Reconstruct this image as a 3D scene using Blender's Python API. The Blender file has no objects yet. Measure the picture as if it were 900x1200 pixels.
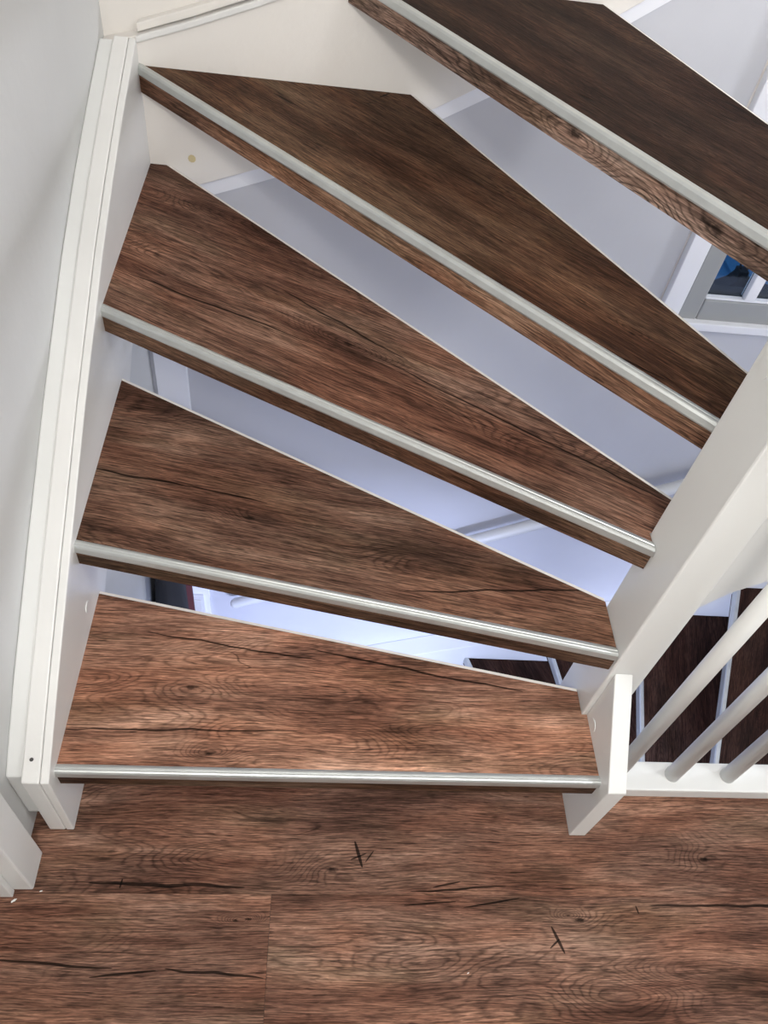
import bpy, bmesh, math, random
from mathutils import Vector, Matrix
random.seed(7)
sc = bpy.context.scene
COL = sc.collection

# ------------------------------------------------------------------ camera
PITCH, ROLL, YAW = math.radians(49.7497), math.radians(10.0477), math.radians(8.9884)
CAM_H, FPX = 1.4107, 926.57
fw = Vector((math.sin(YAW)*math.cos(PITCH), math.cos(YAW)*math.cos(PITCH), -math.sin(PITCH)))
rt0 = Vector((math.cos(YAW), -math.sin(YAW), 0)); up0 = rt0.cross(fw)
rt = math.cos(ROLL)*rt0 + math.sin(ROLL)*up0
up = -math.sin(ROLL)*rt0 + math.cos(ROLL)*up0
cam = bpy.data.objects.new('camera', bpy.data.cameras.new('camera')); COL.objects.link(cam)
cam.matrix_world = Matrix(((rt.x, up.x, -fw.x, 0), (rt.y, up.y, -fw.y, 0), (rt.z, up.z, -fw.z, CAM_H), (0, 0, 0, 1)))
cam.data.sensor_fit = 'VERTICAL'; cam.data.sensor_height = 32.0
cam.data.lens = FPX/1200*32.0
cam.data.clip_start = 0.02
sc.camera = cam

# ------------------------------------------------------------------ world, lights, exposure
w = bpy.data.worlds.new('dusk'); sc.world = w; w.use_nodes = True
w.node_tree.nodes['Background'].inputs[0].default_value = (0.25, 0.45, 0.75, 1)
w.node_tree.nodes['Background'].inputs[1].default_value = 0.55

def area(name, loc, size, power, color, rot=(0, 0, 0)):
    l = bpy.data.lights.new(name, 'AREA'); l.shape = 'DISK'; l.size = size; l.energy = power; l.color = color
    o = bpy.data.objects.new(name, l); COL.objects.link(o); o.location = loc; o.rotation_euler = rot
    return o
LAMP = (0.12, -0.55, 1.95)
SIDE = (1.55, -0.10, 2.425)
HALL = (0.30, -0.10, -0.325)
WELL = (2.6, 1.0, 0.75)
pl = bpy.data.lights.new('pendant_light', 'POINT'); pl.energy = 42; pl.color = (1.0, 0.97, 0.93); pl.shadow_soft_size = 0.13
plo = bpy.data.objects.new('pendant_light', pl); COL.objects.link(plo); plo.location = LAMP
area('side_fill_light', (SIDE[0], SIDE[1], SIDE[2]), 0.42, 14, (0.93, 0.96, 1.0))  # unseen side lamp, added to lift the left string face
area('hall_lamp_light', (HALL[0], HALL[1], HALL[2]), 0.42, 92, (0.56, 0.65, 1.0))
area('well_fill_light', (WELL[0]-.09, WELL[1], WELL[2]), 0.26, 11, (0.88, 0.91, 1.0), (0, math.radians(90), 0))  # unseen stairwell lamp, added to brighten the lower back wall

vs = sc.view_settings
vs.view_transform = 'Standard'; vs.look = 'None'; vs.gamma = 1; vs.use_curve_mapping = False
vs.exposure = 0.4

# ------------------------------------------------------------------ materials
class G:
    """small helper to chain shader nodes"""
    def __init__(s, mat): s.nt = mat.node_tree; s.n = s.nt.nodes; s.l = s.nt.links
    def put(s, sock, v):
        if isinstance(v, bpy.types.NodeSocket): s.l.new(v, sock)
        else: sock.default_value = v
    def m(s, op, a, b=0.0, c=0.0, clamp=False):
        n = s.n.new('ShaderNodeMath'); n.operation = op; n.use_clamp = clamp
        for i, v in enumerate((a, b, c)): s.put(n.inputs[i], v)
        return n.outputs[0]
    def xyz(s, x, y, z):
        n = s.n.new('ShaderNodeCombineXYZ')
        for i, v in enumerate((x, y, z)): s.put(n.inputs[i], v)
        return n.outputs[0]
    def noise(s, vec, scale=1.0, detail=2.0, rough=0.5, dist=0.0):
        n = s.n.new('ShaderNodeTexNoise'); s.put(n.inputs['Vector'], vec)
        n.inputs['Scale'].default_value = scale; n.inputs['Detail'].default_value = detail
        n.inputs['Roughness'].default_value = rough; n.inputs['Distortion'].default_value = dist
        return n.outputs['Fac']
    def step(s, v, lo, hi, a=0.0, b=1.0):
        n = s.n.new('ShaderNodeMapRange'); n.interpolation_type = 'SMOOTHSTEP'
        for i, q in enumerate((v, lo, hi, a, b)): s.put(n.inputs[i], q)
        return n.outputs[0]
    def mix(s, f, a, b, kind='MIX'):
        n = s.n.new('ShaderNodeMix'); n.data_type = 'RGBA'; n.blend_type = kind
        s.put(n.inputs[0], f); s.put(n.inputs[6], a); s.put(n.inputs[7], b)
        return n.outputs[2]

def new_mat(name):
    m = bpy.data.materials.new(name); m.use_nodes = True
    return m, G(m), m.node_tree.nodes['Principled BSDF']

def paint(name, col, rough=0.4, bump=0.03, scale=60, var=0.05, spec=0.5):
    m, g, b = new_mat(name)
    tc = g.n.new('ShaderNodeTexCoord').outputs['Object']
    n1 = g.noise(tc, 3.0, 3.0); n2 = g.noise(tc, scale, 3.0)
    c2 = tuple(c*(1-var*2) for c in col)+(1,)
    g.put(b.inputs['Base Color'], g.mix(g.step(n1, .35, .7), col+(1,), c2))
    b.inputs['Roughness'].default_value = rough
    b.inputs['Specular IOR Level'].default_value = spec
    bp = g.n.new('ShaderNodeBump'); bp.inputs['Strength'].default_value = bump; bp.inputs['Distance'].default_value = .004
    g.put(bp.inputs['Height'], n2); g.put(b.inputs['Normal'], bp.outputs[0])
    return m

def plain(name, col, rough=0.5, metal=0.0):
    m, g, b = new_mat(name)
    tc = g.n.new('ShaderNodeTexCoord').outputs['Object']
    n = g.noise(tc, 25.0, 3.0)
    g.put(b.inputs['Base Color'], g.mix(n, tuple(c*.85 for c in col)+(1,), tuple(min(1, c*1.12) for c in col)+(1,)))
    b.inputs['Roughness'].default_value = rough; b.inputs['Metallic'].default_value = metal
    return m

def wood(name, seed, knots=(), cracks=(), tone=1.0, tint=(1, 1, 1), swirl=0.5):
    """vinyl oak plank print; U runs along the grain, both axes in metres"""
    m, g, b = new_mat(name)
    uv = g.n.new('ShaderNodeUVMap'); sp = g.n.new('ShaderNodeSeparateXYZ'); g.l.new(uv.outputs[0], sp.inputs[0])
    U, V = sp.outputs[0], sp.outputs[1]
    # slow waviness of the grain
    wv = g.noise(g.xyz(g.m('MULTIPLY', U, 3.2), g.m('MULTIPLY', V, 9.0), seed+3.1), 1.0, 1.5)
    Vw = g.m('ADD', V, g.m('MULTIPLY', g.m('SUBTRACT', wv, .5), .028))
    F = g.noise(g.xyz(g.m('MULTIPLY', U, 2.6), g.m('MULTIPLY', V, 11.0), seed), 1.0, 1.3)
    kd = None
    for (ku, kv, ks) in knots:
        du = g.m('MULTIPLY', g.m('SUBTRACT', U, ku), .42); dv = g.m('SUBTRACT', V, kv)
        d2 = g.m('ADD', g.m('MULTIPLY', du, du), g.m('MULTIPLY', dv, dv))
        bell = g.m('EXPONENT', g.m('MULTIPLY', d2, -1.0/(ks*2.6)**2))
        F = g.m('ADD', F, g.m('MULTIPLY', bell, .15))
        dk = g.m('SQRT', g.m('ADD', g.m('MULTIPLY', d2, 1.6), 1e-9))
        rag = g.noise(g.xyz(g.m('MULTIPLY', U, 120.0), g.m('MULTIPLY', V, 120.0), seed), 1.0, 2.0)
        k = g.step(g.m('ADD', dk, g.m('MULTIPLY', g.m('SUBTRACT', rag, .5), ks*.9)), ks*.16, ks*.85, 1.0, 0.0)
        kd = k if kd is None else g.m('MAXIMUM', kd, k)
    rag2 = g.noise(g.xyz(g.m('MULTIPLY', U, 30.0), g.m('MULTIPLY', V, 90.0), seed+1.7), 1.0, 2.0)
    Fr = g.m('ADD', F, g.m('MULTIPLY', g.m('SUBTRACT', rag2, .5), .030))
    ring = g.m('POWER', g.m('MULTIPLY_ADD', g.m('SINE', g.m('MULTIPLY', Fr, 230.0)), .5, .5), 3.6)
    rmask = g.step(g.noise(g.xyz(g.m('MULTIPLY', U, 2.2), g.m('MULTIPLY', V, 8.0), seed+8.3), 1.0, 1.0), .44, .64)
    rmask = g.m('MULTIPLY', rmask, min(1.0, swirl*.95))
    if knots:
        near = None
        for (ku, kv, ks) in knots:
            du = g.m('MULTIPLY', g.m('SUBTRACT', U, ku), .3); dv = g.m('SUBTRACT', V, kv)
            d2 = g.m('ADD', g.m('MULTIPLY', du, du), g.m('MULTIPLY', dv, dv))
            bb = g.m('EXPONENT', g.m('MULTIPLY', d2, -1.0/(ks*3.6)**2))
            near = bb if near is None else g.m('MAXIMUM', near, bb)
        rmask = g.m('MAXIMUM', rmask, g.m('MULTIPLY', near, .55))
    fine = g.noise(g.xyz(g.m('MULTIPLY', U, 16.0), g.m('MULTIPLY', Vw, 420.0), seed), 1.0, 2.0, .65)
    mid = g.noise(g.xyz(g.m('MULTIPLY', U, 5.0), g.m('MULTIPLY', Vw, 75.0), seed+5.5), 1.0, 3.0, .62)
    big = g.noise(g.xyz(g.m('MULTIPLY', U, 3.0), g.m('MULTIPLY', Vw, 13.0), seed+9.9), 1.0, 2.0, .55)
    t = g.m('ADD', g.m('MULTIPLY', big, .62), g.m('MULTIPLY', mid, .38))
    cr = g.n.new('ShaderNodeValToRGB'); g.put(cr.inputs[0], t)
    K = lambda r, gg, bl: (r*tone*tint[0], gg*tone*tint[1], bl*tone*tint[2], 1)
    e = cr.color_ramp.elements
    e[0].position, e[0].color = .32, K(.058, .030, .021)
    e[1].position, e[1].color = .70, K(.335, .218, .165)
    n = e.new(.445); n.color = K(.130, .070, .050)
    n = e.new(.565); n.color = K(.214, .127, .092)
    col = cr.outputs[0]
    hue = g.noise(g.xyz(g.m('MULTIPLY', U, 3.6), g.m('MULTIPLY', V, 10.0), seed+31.0), 1.0, 2.0)
    col = g.mix(g.step(hue, .38, .64), col, g.mix(1.0, col, (1.08, .95, .88, 1), 'MULTIPLY'))
    hz = g.noise(g.xyz(g.m('MULTIPLY', U, 4.5), g.m('MULTIPLY', V, 14.0), seed+41.0), 1.0, 2.0)
    col = g.mix(g.step(hz, .5, .7), col, g.mix(1.0, col, (.80, .84, .80, 1), 'MULTIPLY'))
    dark = g.step(fine, .36, .62, .46, 1.12)
    dark = g.m('MULTIPLY', dark, g.m('SUBTRACT', 1.0, g.m('MULTIPLY', g.m('MULTIPLY', ring, rmask), .88)))
    hair = g.noise(g.xyz(g.m('MULTIPLY', U, 45.0), g.m('MULTIPLY', Vw, 560.0), seed+51.0), 1.0, 2.0, .6)
    dark = g.m('MULTIPLY', dark, g.step(hair, .34, .60, .62, 1.10))
    fleck = g.noise(g.xyz(g.m('MULTIPLY', U, 70.0), g.m('MULTIPLY', Vw, 330.0), seed+61.0), 1.0, 1.0)
    dark = g.m('MULTIPLY', dark, g.step(fleck, .62, .74, 1.0, 1.35))
    pores = g.step(g.noise(g.xyz(g.m('MULTIPLY', U, 26.0), g.m('MULTIPLY', Vw, 210.0), seed+20.0), 1.0, 1.0), .66, .74, 1.0, .45)
    dark = g.m('MULTIPLY', dark, pores)
    # long hairline checks
    cn = g.noise(g.xyz(g.m('MULTIPLY', U, 1.6), g.m('MULTIPLY', Vw, 17.0), seed+14.0), 1.0, 1.2)
    cm = g.noise(g.xyz(g.m('MULTIPLY', U, 5.0), g.m('MULTIPLY', V, 16.0), seed+15.0), 1.0, 1.0)
    ck = g.m('MULTIPLY', g.step(g.m('ABSOLUTE', g.m('SUBTRACT', cn, .5)), .001, .004, 1.0, 0.0), g.step(cm, .56, .62))
    dark = g.m('MULTIPLY', dark, g.m('SUBTRACT', 1.0, g.m('MULTIPLY', ck, .5)))
    wob = g.noise(g.xyz(g.m('MULTIPLY', U, 9.0), 0.0, seed+2.0), 1.0, 2.0)
    allc = ck
    for (u0, v0, u1, v1, wd) in cracks:
        L = math.hypot(u1-u0, v1-v0); cx, cy = (u1-u0)/L, (v1-v0)/L
        pu, pv = g.m('SUBTRACT', U, u0), g.m('SUBTRACT', V, v0)
        tt = g.m('DIVIDE', g.m('ADD', g.m('MULTIPLY', pu, cx), g.m('MULTIPLY', pv, cy)), L)
        ss = g.m('ADD', g.m('SUBTRACT', g.m('MULTIPLY', pv, cx), g.m('MULTIPLY', pu, cy)),
                 g.m('MULTIPLY', g.m('SUBTRACT', wob, .5), min(.016, L*.10)))
        prof = g.m('MULTIPLY', g.m('SQRT', g.m('MAXIMUM', g.m('MULTIPLY', g.m('MULTIPLY', tt, g.m('SUBTRACT', 1.0, tt)), 4.0), 0.0)), wd)
        k = g.m('MULTIPLY', g.step(g.m('SUBTRACT', g.m('ABSOLUTE', ss), g.m('MULTIPLY', prof, 1.25)), -.0005, .0006, 1.0, 0.0), g.step(prof, wd*.12, wd*.3))
        dark = g.m('MULTIPLY', dark, g.m('SUBTRACT', 1.0, g.m('MULTIPLY', k, .86)))
        allc = g.m('MAXIMUM', allc, k)
    if kd is not None: dark = g.m('MULTIPLY', dark, g.m('SUBTRACT', 1.0, g.m('MULTIPLY', kd, .80)))
    col = g.mix(1.0, col, g.xyz(dark, dark, dark), 'MULTIPLY')
    g.put(b.inputs['Base Color'], col)
    b.inputs['Roughness'].default_value = .62
    b.inputs['Specular IOR Level'].default_value = .08
    bp = g.n.new('ShaderNodeBump'); bp.inputs['Strength'].default_value = .25; bp.inputs['Distance'].default_value = .0012
    g.put(bp.inputs['Height'], g.m('SUBTRACT', g.m('MULTIPLY', dark, .8), allc)); g.put(b.inputs['Normal'], bp.outputs[0])
    return m

M = {}
M['wall'] = paint('white_wall_paint', (.66, .665, .66), .7, .16, 55, .03, .3)
M['wallback'] = paint('cream_wall_paint', (.82, .785, .74), .7, .12, 55, .03, .3)
M['walllow'] = paint('grey_wall_paint', (.61, .615, .65), .6, .06, 50, .03, .3)
M['gloss'] = paint('white_gloss_paint', (.765, .77, .755), .36, .05, 40, .02)
M['glossold'] = paint('old_white_gloss_paint', (.79, .785, .765), .38, .16, 34, .04)
M['grey_gloss'] = paint('grey_window_paint', (.36, .37, .37), .4, .04, 40, .02)
M['batten'] = paint('bright_white_trim_paint', (.90, .91, .95), .4, .03, 40, .01)
M['edge'] = paint('white_board_edge', (.88, .85, .79), .5, .05, 60, .03)
M['ceiling'] = paint('ceiling_white', (.82, .81, .79), .8, .05, 60, .02)
M['alu'] = plain('brushed_aluminium', (.60, .62, .61), .40, .75)
M['black'] = plain('black_fabric', (.004, .004, .005), .9)
M['red'] = plain('dark_red_fabric', (.09, .012, .015), .9)
M['blue'] = plain('blue_tarpaulin', (.05, .19, .34), .8)
M['darkroof'] = plain('dark_roofing_felt', (.015, .014, .016), .9)
M['plastic'] = paint('white_plastic', (.75, .75, .76), .35, .02, 40, .01)
M['darkhole'] = plain('dark_nail_metal', (.05, .05, .05), .6)
M['beige'] = plain('beige_filler', (.62, .52, .30), .7)
mg, gg, bb = new_mat('window_glass')
bb.inputs['Base Color'].default_value = (.9, .95, 1, 1); bb.inputs['Roughness'].default_value = .02
bb.inputs['Transmission Weight'].default_value = 1.0; bb.inputs['IOR'].default_value = 1.45
M['glass'] = mg
ml, gl, bl = new_mat('lamp_diffuser')
bl.inputs['Emission Color'].default_value = (1, .95, .88, 1); bl.inputs['Emission Strength'].default_value = 4.0
M['lampglass'] = ml

# ------------------------------------------------------------------ geometry helpers
def link(name, bm, mat, parent=None, smooth=False):
    bmesh.ops.recalc_face_normals(bm, faces=bm.faces)
    me = bpy.data.meshes.new(name); bm.to_mesh(me); bm.free()
    if smooth:
        for p in me.polygons: p.use_smooth = True
    o = bpy.data.objects.new(name, me); COL.objects.link(o)
    me.materials.append(mat)
    if parent: o.parent = parent
    return o
def empty(name, loc=(0, 0, 0)):
    o = bpy.data.objects.new(name, None); COL.objects.link(o); o.empty_display_size = .05
    return o
def tag(o, label=None, cat=None, group=None, kind=None):
    for k, v in (('label', label), ('category', cat), ('group', group), ('kind', kind)):
        if v: o[k] = v
    return o
def bev(bm, off, seg=2):
    if off: bmesh.ops.bevel(bm, geom=list(bm.edges), offset=off, segments=seg, profile=.5, affect='EDGES', clamp_overlap=True)
    return bm
def prism(poly, axis, a, c, off=0.0):
    """poly of 2-D points, extruded from a to c along axis ('z': xy poly, 'y': xz poly, 'x': yz poly)"""
    bm = bmesh.new()
    f = {'z': lambda p, h: (p[0], p[1], h), 'y': lambda p, h: (p[0], h, p[1]), 'x': lambda p, h: (h, p[0], p[1])}[axis]
    v0 = [bm.verts.new(f(p, a)) for p in poly]; v1 = [bm.verts.new(f(p, c)) for p in poly]
    n = len(poly)
    bm.faces.new(v0); bm.faces.new(v1)
    for i in range(n): bm.faces.new((v0[i], v0[(i+1) % n], v1[(i+1) % n], v1[i]))
    bmesh.ops.recalc_face_normals(bm, faces=bm.faces)
    return bev(bm, off)
def box(x0, x1, y0, y1, z0, z1, off=0.0):
    return prism([(x0, y0), (x1, y0), (x1, y1), (x0, y1)], 'z', z0, z1, off)
def join(*bms):
    out = bmesh.new()
    for b_ in bms:
        me = bpy.data.meshes.new('tmp'); b_.to_mesh(me); b_.free(); out.from_mesh(me); bpy.data.meshes.remove(me)
    return out
def tube(path, r, seg=20, caps=True, round_end=False):
    bm = bmesh.new(); path = [Vector(p) for p in path]; rings = []
    rad = [r]*len(path)
    if round_end:
        d = (path[0]-path[1]).normalized(); extra = []; er = []
        for a in (80, 60, 40, 20):
            extra.append(path[0]+d*r*math.sin(math.radians(a))); er.append(r*math.cos(math.radians(a)))
        path = extra+path; rad = er+rad
    for i, p in enumerate(path):
        t = (path[min(i+1, len(path)-1)]-path[max(i-1, 0)]).normalized()
        a = t.cross(Vector((0, 0, 1)));
        if a.length < 1e-4: a = Vector((1, 0, 0))
        a.normalize(); b_ = t.cross(a)
        rings.append([bm.verts.new(p+rad[i]*(math.cos(q)*a+math.sin(q)*b_)) for q in [2*math.pi*k/seg for k in range(seg)]])
    for r0, r1 in zip(rings, rings[1:]):
        for k in range(seg): bm.faces.new((r0[k], r0[(k+1) % seg], r1[(k+1) % seg], r1[k]))
    bm.faces.new(rings[0]); bm.faces.new(rings[-1])
    return bm
def disc(c, n, r, h, seg=20):
    c = Vector(c); n = Vector(n).normalized()
    return bev(tube([c, c+n*h], r, seg), 0)
def lathe(profile, seg=28, centre=(0, 0, 0)):
    bm = bmesh.new(); rings = []
    for r, z in profile:
        rings.append([bm.verts.new((centre[0]+r*math.cos(2*math.pi*k/seg), centre[1]+r*math.sin(2*math.pi*k/seg), centre[2]+z)) for k in range(seg)])
    for r0, r1 in zip(rings, rings[1:]):
        for k in range(seg): bm.faces.new((r0[k], r0[(k+1) % seg], r1[(k+1) % seg], r1[k]))
    bm.faces.new(rings[0]); bm.faces.new(rings[-1])
    return bm
def uvmap(o, p0, d, z=None, flip=False):
    """UV in metres, U along the horizontal direction d from p0, V across; faces that stand up run on below V = 0"""
    me = o.data; uvl = me.uv_layers.new(name='UVMap'); d = Vector((d[0], d[1])).normalized(); n = Vector((-d.y, d.x)); p0 = Vector(p0)
    for lp in me.loops:
        c = me.vertices[lp.vertex_index].co; q = Vector((c.x, c.y))-p0
        v = q.dot(n)+(c.z-z if z is not None else 0)
        uvl.data[lp.index].uv = (q.dot(d), v)
def offset_poly(poly, dist):
    n = len(poly); lines = []
    for i in range(n):
        a, b_ = Vector(poly[i]), Vector(poly[(i+1) % n]); d = (b_-a).normalized(); nn = Vector((-d.y, d.x))
        lines.append((a+nn*dist[i], d))
    out = []
    for i in range(n):
        (a, d), (c, e) = lines[i-1], lines[i]
        den = d.x*e.y-d.y*e.x
        t = ((c.x-a.x)*e.y-(c.y-a.y)*e.x)/den
        out.append(tuple(a+d*t))
    return out
def extrude_profile(prof, p0, p1, z, e0, e1):
    """profile of (across, height) points run from p0 to p1; each end is trimmed on the plane ('x' or 'y', value)"""
    p0, p1 = Vector(p0), Vector(p1); d = (p1-p0).normalized(); n = Vector((-d.y, d.x)); bm = bmesh.new(); rr = []
    for p, e in ((p0, e0), (p1, e1)):
        ring = []
        for a, h in prof:
            q = p+n*a
            if e:
                k = 0 if e[0] == 'x' else 1
                q = q+d*((e[1]-q[k])/d[k])
            ring.append(bm.verts.new((q.x, q.y, z+h)))
        rr.append(ring)
    m = len(prof); bm.faces.new(rr[0]); bm.faces.new(rr[1])
    for i in range(m): bm.faces.new((rr[0][i], rr[0][(i+1) % m], rr[1][(i+1) % m], rr[1][i]))
    return bm

# ------------------------------------------------------------------ the setting
XW = -0.42      # left wall face
YB = 1.64       # back wall face
XR, YF, ZC, ZL = 2.6, -1.7, 2.5, -2.66
def struct(name, bm, mat, parent=None):
    o = link(name, bm, mat, parent)
    if not parent: tag(o, kind='structure')
    return o
wl = struct('wall_left', join(box(XW-.15, XW, .38, YB+.15, ZL, ZC), box(XW-.15, XW, YF, -.52, ZL, ZC),
                              box(XW-.15, XW, -.52, .38, 2.1, ZC), box(XW-.15, XW, -.52, .38, ZL, -.02)), M['wall'])
tag(wl, 'off-white plastered wall left of the stairs', 'wall')
WX0, WX1, WZ0, WZ1 = .90, 1.75, .30, 1.30
wb = struct('wall_back', join(box(XW-.15, WX0, YB, YB+.06, ZL, ZC), box(WX1, XR+.15, YB, YB+.06, ZL, ZC),
                              box(WX0, WX1, YB, YB+.06, ZL, WZ0), box(WX0, WX1, YB, YB+.06, WZ1, ZC)), M['wallback'])
tag(wb, 'cream painted wall behind the winding stairs', 'wall')
struct('wall_right', box(XR, XR+.15, YF, YB, ZL, ZC), M['wall'])
struct('wall_front', box(XW-.15, XR+.15, YF-.15, YF, ZL, ZC), M['wall'])
struct('ceiling', box(XW-.15, XR+.15, YF-.15, YB+.15, ZC, ZC+.12), M['ceiling'])

# string curves: (coordinate, z of lower edge)
BACK_LOW = [(-.42, .478), (-.353, .498), (-.245, .536), (-.134, .579), (.05, .655), (.214, .738), (.32, .802), (.43, .872), (.533, .944), (.70, 1.065), (.9, 1.21), (1.3, 1.51), (1.8, 1.89), (2.2, 2.19)]
LEFT_TOP = [(.448, .205), (.573, .286), (.75, .396), (.945, .512), (1.168, .632), (1.30, .692), (1.44, .747), (1.605, .806)]
LEFT_LOW = [(1.605, .515), (1.44, .446), (1.251, .369), (1.19, .325), (1.0, .238), (.851, .174), (.70, .07), (.598, 0.0), (.448, 0.0)]

# lower wall paint panel below the batten (skirts the window)
strip = [(x, z-.040) for x, z in BACK_LOW if x <= .84]
zz = 1.165-.04
panel = [(XW, ZL)]+[(2.6, ZL), (2.6, .262), (.845, .262), (.845, zz)]+list(reversed(strip))
p_o = struct('trim_1', prism(panel, 'y', YB-.004, YB+.02), M['walllow'])
tag(p_o, 'grey painted lower stairwell wall below the window', 'wall')
bt = [(x, z-.002) for x, z in BACK_LOW if x <= .84]+[(.845, 1.165)]
b_o = struct('trim_2', prism(bt+[(x, z-.038) for x, z in reversed(bt)], 'y', YB-.014, YB+.01), M['batten'])
tag(b_o, 'bright white batten under the back stair string', 'trim')

c_o = struct('bright_strip', box(XW+.012, -.325, YB-.018, YB-.004, ZL, .40, .002), M['batten'])  # narrow bright upright strip beside the wall corner
tag(c_o, 'bright white upright strip in the corner below the stairs', 'trim')

# landing floor with planks
FE = .578
fl = struct('floor', box(XW-.12, XR, YF, FE, -.25, -.005), M['darkhole'])
tag(fl, 'brown oak-look plank floor of the landing', 'floor')
X0 = XW-.075
rows = [(-.02, .157, [X0, .22, XR]), (.159, .3485, [X0, -.018, 1.25, XR]), (.3505, .540, [X0, 1.04, XR]), (.542, FE-.002, [X0, .30, XR]),
        (-.20, -.022, [X0, .5, 1.7, XR]), (-.38, -.202, [X0, .9, XR]), (-.56, -.382, [X0, .1, 1.3, XR])]
FK = {(1, 0): dict(cracks=[(-.44, .256, -.25, .243, .0016), (-.285, .232, -.185, .240, .0013), (-.175, .2425, -.02, .230, .0016)], knots=[(-.072, .31, .004), (-.052, .312, .004)], seed=11.0, swirl=.35),
      (1, 1): dict(cracks=[(.447, .303, .464, .262, .0021), (.440, .270, .458, .284, .0011), (.62, .335, 1.1, .337, .0018), (.60, .335, .603, .322, .0011), (.30, .331, .40, .345, .0012), (.20, .334, .29, .340, .0013)], knots=[(.498, .312, .0085), (.478, .319, .004)], seed=23.0, swirl=.55),
      (2, 0): dict(cracks=[(-.315, .364, -.06, .361, .0022), (-.262, .357, -.260, .372, .0012), (.119, .436, .132, .392, .0022), (.112, .405, .14, .416, .0011), (.137, .401, .152, .420, .0009), (.211, .355, .38, .366, .0013), (.25, .362, .30, .372, .0012)], knots=[(.080, .388, .0095), (.745, .411, .0085)], seed=37.0, swirl=.6)}
for ri, (ya, yb_, xs) in enumerate(rows):
    for ci in range(len(xs)-1):
        k = FK.get((ri, ci), dict(seed=50+ri*3.3+ci*1.7))
        m = wood('floor_plank_print', tone=1.15 if (ri, ci) != (1, 1) else 1.22, tint=(1.03, .98, .95), **k)
        if ri >= 4:
            pass
        o = link('plank', box(xs[ci]+.0002, xs[ci+1]-.0002, ya-.0008, yb_+.0008, -.005, 0, .0003), m, fl); uvmap(o, (0, 0), (1, 0))
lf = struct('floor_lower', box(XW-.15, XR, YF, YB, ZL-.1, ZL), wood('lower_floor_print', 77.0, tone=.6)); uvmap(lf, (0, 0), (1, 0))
tag(lf, 'brown plank floor of the storey below', 'floor')

# door casing on the left wall
dc = struct('door_1', join(box(XW-.10, -.395, .354, .412, 0, 2.1, .003), box(XW-.10, -.424, .343, .3535, 0, 2.1, .001),
                           box(XW-.10, -.395, -.56, -.502, 0, 2.1, .003), box(XW-.10, -.395, -.50, .352, 2.04, 2.1, .003)), M['gloss'])
tag(dc, 'white painted door casing at the left wall', 'door')
link('door_leaf', box(XW-.09, XW-.05, -.50, .342, .008, 2.035, .002), M['gloss'], dc)
link('door_handle', tube([(XW-.05, -.42, 1.02), (XW-.005, -.42, 1.02), (XW-.005, -.31, 1.02)], .009), M['alu'], dc)

# window in the back wall
wn = struct('window_1', box(WX0-.048, WX0, YB-.022, YB+.02, WZ0-.02, WZ1+.05, .002), M['batten'])
tag(wn, 'small window with grey frame behind the upper treads', 'window')
link('casing', box(WX1, WX1+.048, YB-.022, YB+.02, WZ0-.02, WZ1+.05, .002), M['batten'], wn)
link('casing', box(WX0, WX1, YB-.022, YB+.02, WZ1, WZ1+.05, .002), M['batten'], wn)
link('window_sill', box(WX0-.06, WX1+.06, YB-.030, YB+.02, WZ0-.035, WZ0-.012, .003), M['batten'], wn)
def sash(x0, x1, z0, z1, y0, y1, wd, o_):
    bm = join(box(x0, x0+wd, y0, y1, z0, z1, o_), box(x1-wd, x1, y0, y1, z0, z1, o_), box(x0+wd, x1-wd, y0, y1, z0, z0+wd, o_), box(x0+wd, x1-wd, y0, y1, z1-wd, z1, o_))
    return bm
FX0, FX1, FZ0, FZ1 = WX0+.004, WX1-.004, WZ0-.016, WZ1-.002
link('window_frame', join(box(FX0, FX0+.050, YB-.012, YB+.018, FZ0, FZ1, .004), box(FX1-.050, FX1, YB-.012, YB+.018, FZ0, FZ1, .004),
     box(FX0+.0502, FX1-.0502, YB-.012, YB+.018, FZ0, FZ0+.062, .004), box(FX0+.0502, FX1-.0502, YB-.012, YB+.018, FZ1-.05, FZ1, .004)), M['grey_gloss'], wn)
link('glazing_bead', box(FX0+.051, FX1-.051, YB-.010, YB+.006, FZ0+.0625, FZ0+.068, .0015), M['batten'], wn)
link('mullion', box(1.052, 1.080, YB-.012, YB+.018, FZ0+.0685, FZ1-.051, .002), M['batten'], wn)
for a, c in ((FX0+.050, 1.052), (1.080, FX1-.050)):
    link('pane', box(a, c, YB+.006, YB+.012, FZ0+.062, FZ1-.050), M['glass'], wn)
link('outer_sill', box(FX0, FX1, YB+.019, YB+.10, WZ0+.0005, WZ0+.022, .002), M['darkroof'], wn)

# outside, below the window
g_o = link('blue_canopy', join(box(-2.0, 9.0, 3.3, 12.0, -2.72, -2.62), *[box(-2.0+i*1.0, -1.94+i*1.0, 3.3, 12.0, -2.62, -2.59) for i in range(11)]), M['blue'])
tag(g_o, 'blue canopy roof outside the window', 'canopy')
sh = empty('neighbour_roof'); tag(sh, 'dark felt roof with vent pipes seen through the window', 'roof')
link('roof_deck', join(box(1.0, 6.0, 1.95, 3.50, -1.1, -.95), box(1.0, 6.0, 3.36, 3.46, -.95, -.728)), M['darkroof'], sh)
link('chimney', join(prism([(1.99, -.74), (2.24, -.74), (2.20, -.70), (2.14, -.645), (2.10, -.645), (2.07, -.69)], 'y', 3.37, 3.45), box(2.085, 2.135, 3.38, 3.44, -.68, -.625, .003)), M['darkroof'], sh)
link('antenna', join(tube([(2.125, 3.41, -.64), (2.15, 3.41, -.575)], .006, 8), tube([(2.10, 3.41, -.63), (2.085, 3.41, -.60)], .005, 8)), M['darkroof'], sh)

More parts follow.
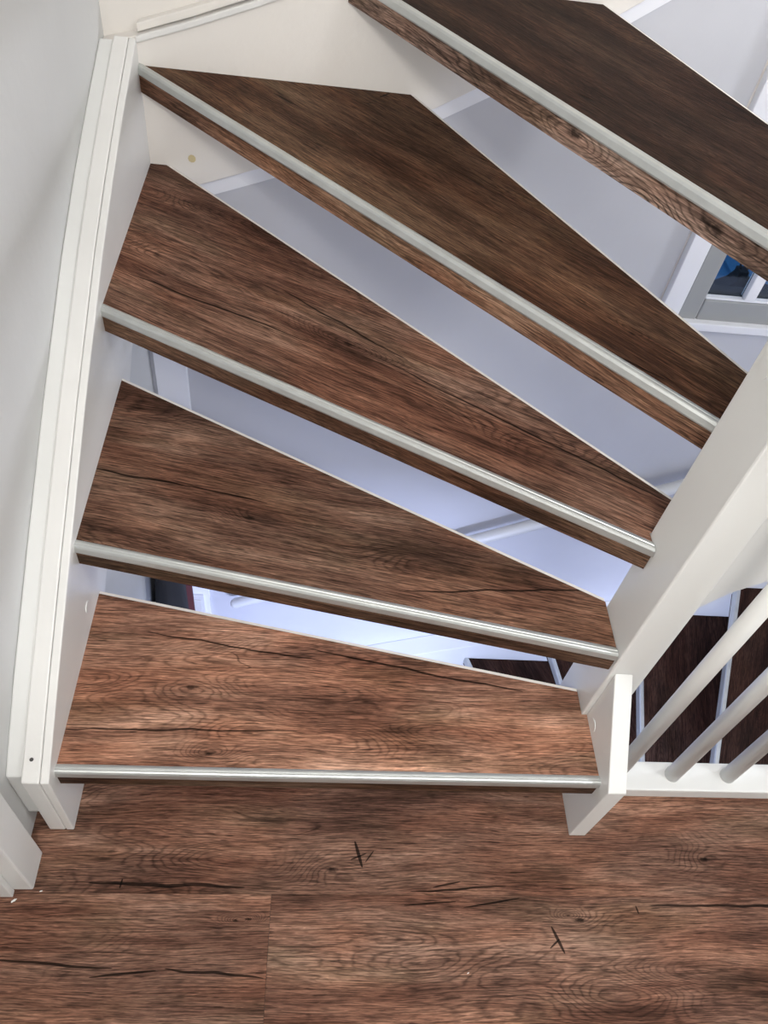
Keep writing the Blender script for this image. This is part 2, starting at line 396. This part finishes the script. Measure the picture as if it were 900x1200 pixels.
# ------------------------------------------------------------------ staircase builder
NOSE = [(-.003, -.012), (-.0035, -.0095), (-.002, -.001), (.000, .0022), (.002, .0030), (.0045, .0030), (.0052, .0022), (.0062, .0030), (.0085, .0030), (.0125, .0012), (.0130, 0.0), (.0125, -.0035), (.0, -.0035), (.0, -.012)]
NOSE_TALL = [(-.003, -.030), (-.0035, -.0275), (-.002, -.001), (.000, .0022), (.002, .0030), (.0045, .0030), (.0052, .0022), (.0062, .0030), (.0085, .0030), (.0125, .0012), (.0130, 0.0), (.0125, -.0035), (.0, -.0035), (.0, -.030)]
def make_tread(parent, poly, z, e0, e1, back, mat, matf, thick=.045, nose=NOSE):
    """tread > wood_layer, front_strip, nosing_profile; edge 0 of poly is the front, back = indices of free back edges"""
    n = len(poly)
    bd = [.006]+[0]*(n-1)
    board = link('tread', prism(offset_poly(poly, bd), 'z', z-thick+.002, z-.0010, .0004), M['edge'], parent)
    wd = [.0]*n
    for i in back: wd[i] = .006
    wd[0] = .006
    top = link('wood_layer', prism(offset_poly(poly, wd), 'z', z-.0010, z), mat, board)
    d = Vector(poly[1])-Vector(poly[0]); uvmap(top, poly[0], d)
    fs = link('front_strip', extrude_profile([(.0, -thick), (.006, -thick), (.006, -.004), (.0, -.004)], poly[0], poly[1], z, e0, e1), matf, board); uvmap(fs, poly[0], d, z)
    np_ = link('nosing_profile', extrude_profile(nose, poly[0], poly[1], z, e0, e1), M['alu'], board)
    return board

XL = -.353
st = empty('winder_staircase'); tag(st, 'open winding staircase rising from the landing with brown treads', 'staircase')
NX0, NX1, NY0, NY1 = .495, .558, .593, .691
def loc(p0, d, pts):
    d = Vector(d).normalized(); n = Vector((-d.y, d.x)); return [((Vector(p)-Vector(p0)).dot(d), (Vector(p)-Vector(p0)).dot(n)) for p in pts]
def feats(p0, p1, knots=(), cracks=()):
    d = (p1[0]-p0[0], p1[1]-p0[1]); K = []; C = []
    for x, y, s in knots: (a,) = loc(p0, d, [(x, y)]); K.append((a[0], a[1], s))
    for x0, y0, x1, y1, w_ in cracks:
        a, b_ = loc(p0, d, [(x0, y0), (x1, y1)]); C.append((a[0], a[1], b_[0], b_[1], w_))
    return dict(knots=K, cracks=C)
T = [  # tone: own print colour plus light fading up the flight
 dict(poly=[(XL, .472), (.503, .472), (.503, .592), (.494, .592), (.494, .641), (XL, .802)], e0=('x', XL), e1=('x', .503), back=[4],
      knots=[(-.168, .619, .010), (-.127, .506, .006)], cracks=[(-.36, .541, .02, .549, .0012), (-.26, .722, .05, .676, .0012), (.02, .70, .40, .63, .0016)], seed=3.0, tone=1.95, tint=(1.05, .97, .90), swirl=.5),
 dict(poly=[(XL, .757), (.494, .600), (.494, .705), (XL, 1.155)], e0=('x', XL), e1=('x', .494), back=[2],
      knots=[(-.088, .833, .0085)], cracks=[(-.36, .922, -.19, .893, .0018), (-.2, .898, -.06, .868, .0012), (.16, .700, .49, .722, .0014)], seed=8.2, tone=1.08, tint=(1.02, 1, .95), swirl=.55),
 dict(poly=[(XL, 1.108), (.494, .660), (.494, .692), (.5576, .692), (.5576, .752), (-.312, 1.603), (XL, 1.603)], e0=('x', XL), e1=('x', .494), back=[4],
      knots=[(.059, 1.066, .011)], cracks=[(-.33, 1.216, .0, 1.06, .0014), (.10, 1.04, .54, .75, .0014), (-.06, 1.202, .16, 1.03, .0014)], seed=15.7, tone=1.12, tint=(1.04, .97, .92), swirl=.6),
 dict(poly=[(XL, 1.594), (.5435, .692), (.62, .692), (.655, .727), (.169, 1.603), (XL, 1.603)], e0=('x', XL), e1=('y', .692), back=[3],
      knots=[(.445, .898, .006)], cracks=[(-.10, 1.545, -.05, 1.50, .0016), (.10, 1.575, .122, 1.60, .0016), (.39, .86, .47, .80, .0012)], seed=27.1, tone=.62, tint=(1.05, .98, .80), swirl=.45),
 dict(poly=[(.029, 1.603), (.617, .7195), (.655, .72), (.79, .79), (.492, 1.603)], e0=('y', 1.603), e1=('y', .72), back=[3],
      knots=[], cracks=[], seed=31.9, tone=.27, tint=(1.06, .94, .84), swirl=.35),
]
for i, t in enumerate(T):
    z = .19*(i+1)
    f = feats(t['poly'][0], t['poly'][1], t['knots'], t['cracks'])
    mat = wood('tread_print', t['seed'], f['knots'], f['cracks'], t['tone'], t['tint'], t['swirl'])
    fk = [(.58, -.022, .013), (.84, -.026, .016)] if i == 4 else []
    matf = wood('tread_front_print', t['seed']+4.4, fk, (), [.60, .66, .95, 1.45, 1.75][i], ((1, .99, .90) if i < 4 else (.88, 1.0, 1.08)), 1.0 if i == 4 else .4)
    make_tread(st, t['poly'], z, t['e0'], t['e1'], t['back'], mat, matf)

# left wall string: three boards side by side
def board_x(name, x0, x1, top, low, mat, off=.002):
    return link(name, prism(top+low, 'x', x0, x1, off), mat, st)
ws = board_x('wall_string', -.366, XL, LEFT_TOP, LEFT_LOW, M['glossold'])
t2 = [(y, z+.001) for y, z in LEFT_TOP]
link('backing_board', prism(t2+LEFT_LOW, 'x', -.393, -.3665, .0025), M['glossold'], ws)
t3 = [(y+.012 if i == 0 else y, z-.006) for i, (y, z) in enumerate(LEFT_TOP)]
l3 = LEFT_LOW[:-1]+[(.56, .0), (.485, .035), (.46, .05)]
link('plaster_fillet', prism(t3+l3, 'x', XW, -.3935, .003), M['gloss'], ws)
link('plug', disc((XL, .738, .237), (1, 0, 0), .011, .0015), M['gloss'], ws)
link('nail_head', disc((-.380, .477, .2249), (0, -.54, .84), .0028, .0018), M['darkhole'], ws)
# back wall string
def up_(c, d): return [(x, z+d) for x, z in c]
bs_low = [p for p in BACK_LOW if p[0] >= -.42]
bs_top = [(x, z+.312) for x, z in bs_low]
bs_low = [(XW, .478)]+bs_low[1:]
bs = link('wall_string', prism(list(reversed(bs_top))+bs_low, 'y', 1.605, YB, .0015), M['wallback'], st)
tp = [p for p in bs_top if p[0] >= -.36]
link('bead_moulding', prism(tp+[(x, z-.011) for x, z in reversed(tp)], 'y', 1.598, YB-.0005, .002), M['glossold'], bs)
tp2 = [(x, z+.0005) for x, z in tp]
link('bead_moulding', prism(up_(tp, .016)+[(x, z) for x, z in reversed(tp2)], 'y', 1.618, YB, .002), M['wallback'], bs)
link('filler_spot', disc((-.268, 1.605, .588), (0, -1, 0), .008, .0012, 9), M['beige'], bs)
# newel and inner strings
nw = link('newel_post', box(NX0, NX1, NY0, NY1, -1.0, 1.30, .003), M['gloss'], st)
link('newel_cap', box(NX0-.008, NX1+.008, NY0-.008, NY1+.008, 1.30, 1.325, .004), M['gloss'], nw)
link('plug', disc((NX0, .666, .896), (-1, 0, 0), .012, .0012), M['gloss'], nw)
sb = link('starting_string', prism([(.450, 0), (.5925, 0), (.5925, .336), (.447, .213)], 'x', .503, .533, .002), M['gloss'], st)
link('plug', disc((.503, .565, .208), (-1, 0, 0), .011, .0012), M['gloss'], sb)
IL = [(.5625, .395), (.60, .435), (.641, .492), (.68, .524), (.80, .60), (1.2, .93), (2.2, 1.80)]
IT = [(2.2, 2.2), (1.2, 1.40), (.75, 1.10), (.5625, .98)]
link('inner_string', prism(IL+IT, 'y', .648, .6915, .002), M['gloss'], st)

# ------------------------------------------------------------------ landing balustrade
bl_ = empty('balustrade'); tag(bl_, 'white balustrade with round balusters beside the newel on the landing edge', 'balustrade')
link('base_rail', box(.534, 2.55, .522, .577, 0.0005, .034, .003), M['gloss'], bl_)
link('handrail', box(.534, 2.55, .524, .576, .93, .985, .010), M['gloss'], bl_)
bx0 = None
for i in range(18):
    x = .600+.1085*i
    if bx0 is None:
        bx0 = o = link('baluster', tube([(0, 0, 0), (0, 0, .90)], .0135, 20), M['gloss'], bl_, True)
    else:
        o = bx0.copy(); COL.objects.link(o); o.parent = bl_
    o.location = (x, .551, .034)

# ------------------------------------------------------------------ lower flight
ls = empty('lower_staircase'); tag(ls, 'brown winding flight, treads coloured dark for shade, going down below the balustrade', 'staircase')
YS = 1.557
nos = {-.57: ((2.02, YS), (1.36, .70)), -.76: ((1.5436, YS), (1.17, .70)), -.95: ((1.252, YS), (1.062, .72)), -1.14: ((.945, YS), (1.06, .72)),
       -1.33: ((.672, YS), (.95, .72)), -1.52: ((.36, YS), (.90, .70)), -1.71: ((.05, YS), (.88, .66)), -1.90: ((-.26, YS), (.86, .62))}
zs = sorted(nos, reverse=True)
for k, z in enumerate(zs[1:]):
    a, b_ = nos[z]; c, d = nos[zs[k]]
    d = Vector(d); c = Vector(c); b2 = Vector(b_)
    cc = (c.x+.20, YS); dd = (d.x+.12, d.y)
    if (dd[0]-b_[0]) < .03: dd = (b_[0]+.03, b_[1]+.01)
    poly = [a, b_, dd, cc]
    mat = wood('lower_tread_print', 61+k*3.7, (), (), .22, (1.08, .90, .86), .4)  # same wood as the upper treads, colour darkened for the shade below
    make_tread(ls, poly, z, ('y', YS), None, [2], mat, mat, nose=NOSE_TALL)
LT = [(-.3, -1.75), (.0, -1.56), (.3, -1.39), (.512, -1.303), (.702, -1.229), (.95, -1.10), (1.2, -.98), (1.40, -.875), (1.50, -.80), (1.62, -.70), (1.9, -.50), (2.4, -.1)]
link('wall_string', prism(LT+[(x, z-.33) for x, z in reversed(LT)], 'y', YS+.001, YB-.005, .002), M['gloss'], ls)

# wall handrails of the lower flight
def handrail(path, label, brackets, off):
    h = empty('wall_handrail'); tag(h, label, 'handrail', 'handrails of the lower flight')
    link('rail', tube(path, .019, 18, round_end=True), M['gloss'], h, True)
    for p in brackets:
        p = Vector(p); link('bracket', tube([p, p+Vector((0, 0, -.05)), p+Vector(off)+Vector((0, 0, -.06))], .006, 10), M['plastic'], h)
handrail([(-.225, 1.575, -1.03), (.571, 1.575, -.585), (1.105, 1.575, -.288), (1.7, 1.575, .04)], 'white round handrail sloping across the lower back wall', [(.1, 1.575, -.85), (.95, 1.575, -.375)], (0, .06, 0))
handrail([(-.36, 1.30, -.69), (-.36, .95, -.86), (-.36, .5, -1.1)], 'white round-ended handrail low on the left wall beside the black coat', [(-.36, 1.1, -.79)], (-.055, 0, 0))

# coats hanging below on the left wall
def coat(name, label, y, wy, ztop, zlow, dep, mat):
    t = empty(name); tag(t, label, 'coat')
    bm = bmesh.new(); rings = []
    for i in range(9):
        q = i/8; z = ztop+(zlow-ztop)*q
        ww = wy*(.35+.65*min(1, q*3.5)); dd = dep*(.5+.5*min(1, q*2.5)); ring = []
        for k in range(24):
            a = 2*math.pi*k/24; fold = 1+.10*math.sin(a*5+q*2)*min(1, q*3)
            ring.append(bm.verts.new((XW+.004+dep*.5+dd*.5*math.cos(a)*fold*.9, y+ww*.5*math.sin(a)*fold, z)))
        rings.append(ring)
    for r0, r1 in zip(rings, rings[1:]):
        for k in range(24): bm.faces.new((r0[k], r0[(k+1) % 24], r1[(k+1) % 24], r1[k]))
    bm.faces.new(rings[0]); bm.faces.new(rings[-1])
    link('body', bm, mat, t, True)
    link('hook', tube([(XW, y, ztop+.02), (XW+.03, y, ztop+.01), (XW+.035, y, ztop+.04)], .005, 8), M['alu'], t)
coat('black_coat', 'black coat hanging on the left wall below the stairs', 1.33, .30, -.30, -1.35, .07, M['black'])
coat('red_coat', 'dark red coat hanging in the corner below the stairs', 1.545, .10, -.42, -1.45, .05, M['red'])
sw = empty('wall_switch'); tag(sw, 'white wall switch box low on the back wall beside the red coat', 'switch')
link('backplate', box(-.400, -.345, YB-.030, YB-.0185, -1.17, -1.05, .002), M['plastic'], sw)
link('rocker', box(-.392, -.353, YB-.035, YB-.0305, -1.15, -1.07, .002), M['gloss'], sw)

# ------------------------------------------------------------------ lamps
def ceiling_lamp(c, label):
    t = empty('ceiling_lamp'); tag(t, label, 'lamp')
    link('base', lathe([(.03, 0), (.19, 0), (.20, -.015), (.20, -.04), (.03, -.04)], 36, c), M['plastic'], t)
    link('shade', lathe([(.02, -.041), (.185, -.041), (.18, -.055), (.14, -.064), (.02, -.068)], 36, c), M['lampglass'], t, True)
pdl = empty('pendant_lamp'); tag(pdl, 'white pendant lamp hanging over the landing', 'lamp')
link('ceiling_rose', lathe([(.01, 0), (.05, 0), (.045, -.02), (.01, -.03)], 24, (LAMP[0], LAMP[1], ZC)), M['plastic'], pdl)
link('cord', tube([(LAMP[0], LAMP[1], ZC-.02), (LAMP[0], LAMP[1], LAMP[2]+.20)], .003, 8), M['plastic'], pdl)
link('socket', lathe([(.01, .20), (.022, .19), (.022, .14), (.01, .13)], 16, LAMP), M['plastic'], pdl)
ceiling_lamp((SIDE[0], SIDE[1], ZC), 'added round white fill lamp on the ceiling above the balustrade')
ceiling_lamp((HALL[0], HALL[1], -.2505), 'round white ceiling lamp under the landing')

wlmp = empty('fill_wall_lamp'); tag(wlmp, 'added round white fill lamp on the stairwell wall', 'lamp')
for nm, prof, mt in (('base', [(.03, 0), (.12, 0), (.13, .015), (.13, .04), (.03, .04)], 'plastic'), ('shade', [(.02, .041), (.12, .041), (.11, .058), (.08, .066), (.02, .07)], 'lampglass')):
    bm = lathe(prof, 32); bmesh.ops.rotate(bm, verts=bm.verts, cent=(0, 0, 0), matrix=Matrix.Rotation(math.radians(-90), 3, 'Y')); bmesh.ops.translate(bm, verts=bm.verts, vec=(XR-.0005, WELL[1], WELL[2]))
    link(nm, bm, M[mt], wlmp, nm == 'shade')

# flakes of paint on the floor
for (x, y, a, s, lab) in ((-.421, .338, .6, .008, 'largest white paint flake on the floor at the foot of the door casing'),
                         (-.383, .352, .2, .004, 'tiny white paint flake just right of the door casing foot'),
                         (.30, .235, .4, .003, 'tiny white paint speck in the open floor below the newel')):
    c, s_ = math.cos(a), math.sin(a)
    pts = [(x+(u*c-v*s_)*s, y+(u*s_+v*c)*s) for u, v in ((-.6, -.12), (.1, -.22), (.6, 0), (.2, .2), (-.5, .14))]
    tag(link('paint_flake', prism(pts, 'z', .0002, .0012), M['gloss']), lab, 'debris', 'paint flakes on the landing floor')
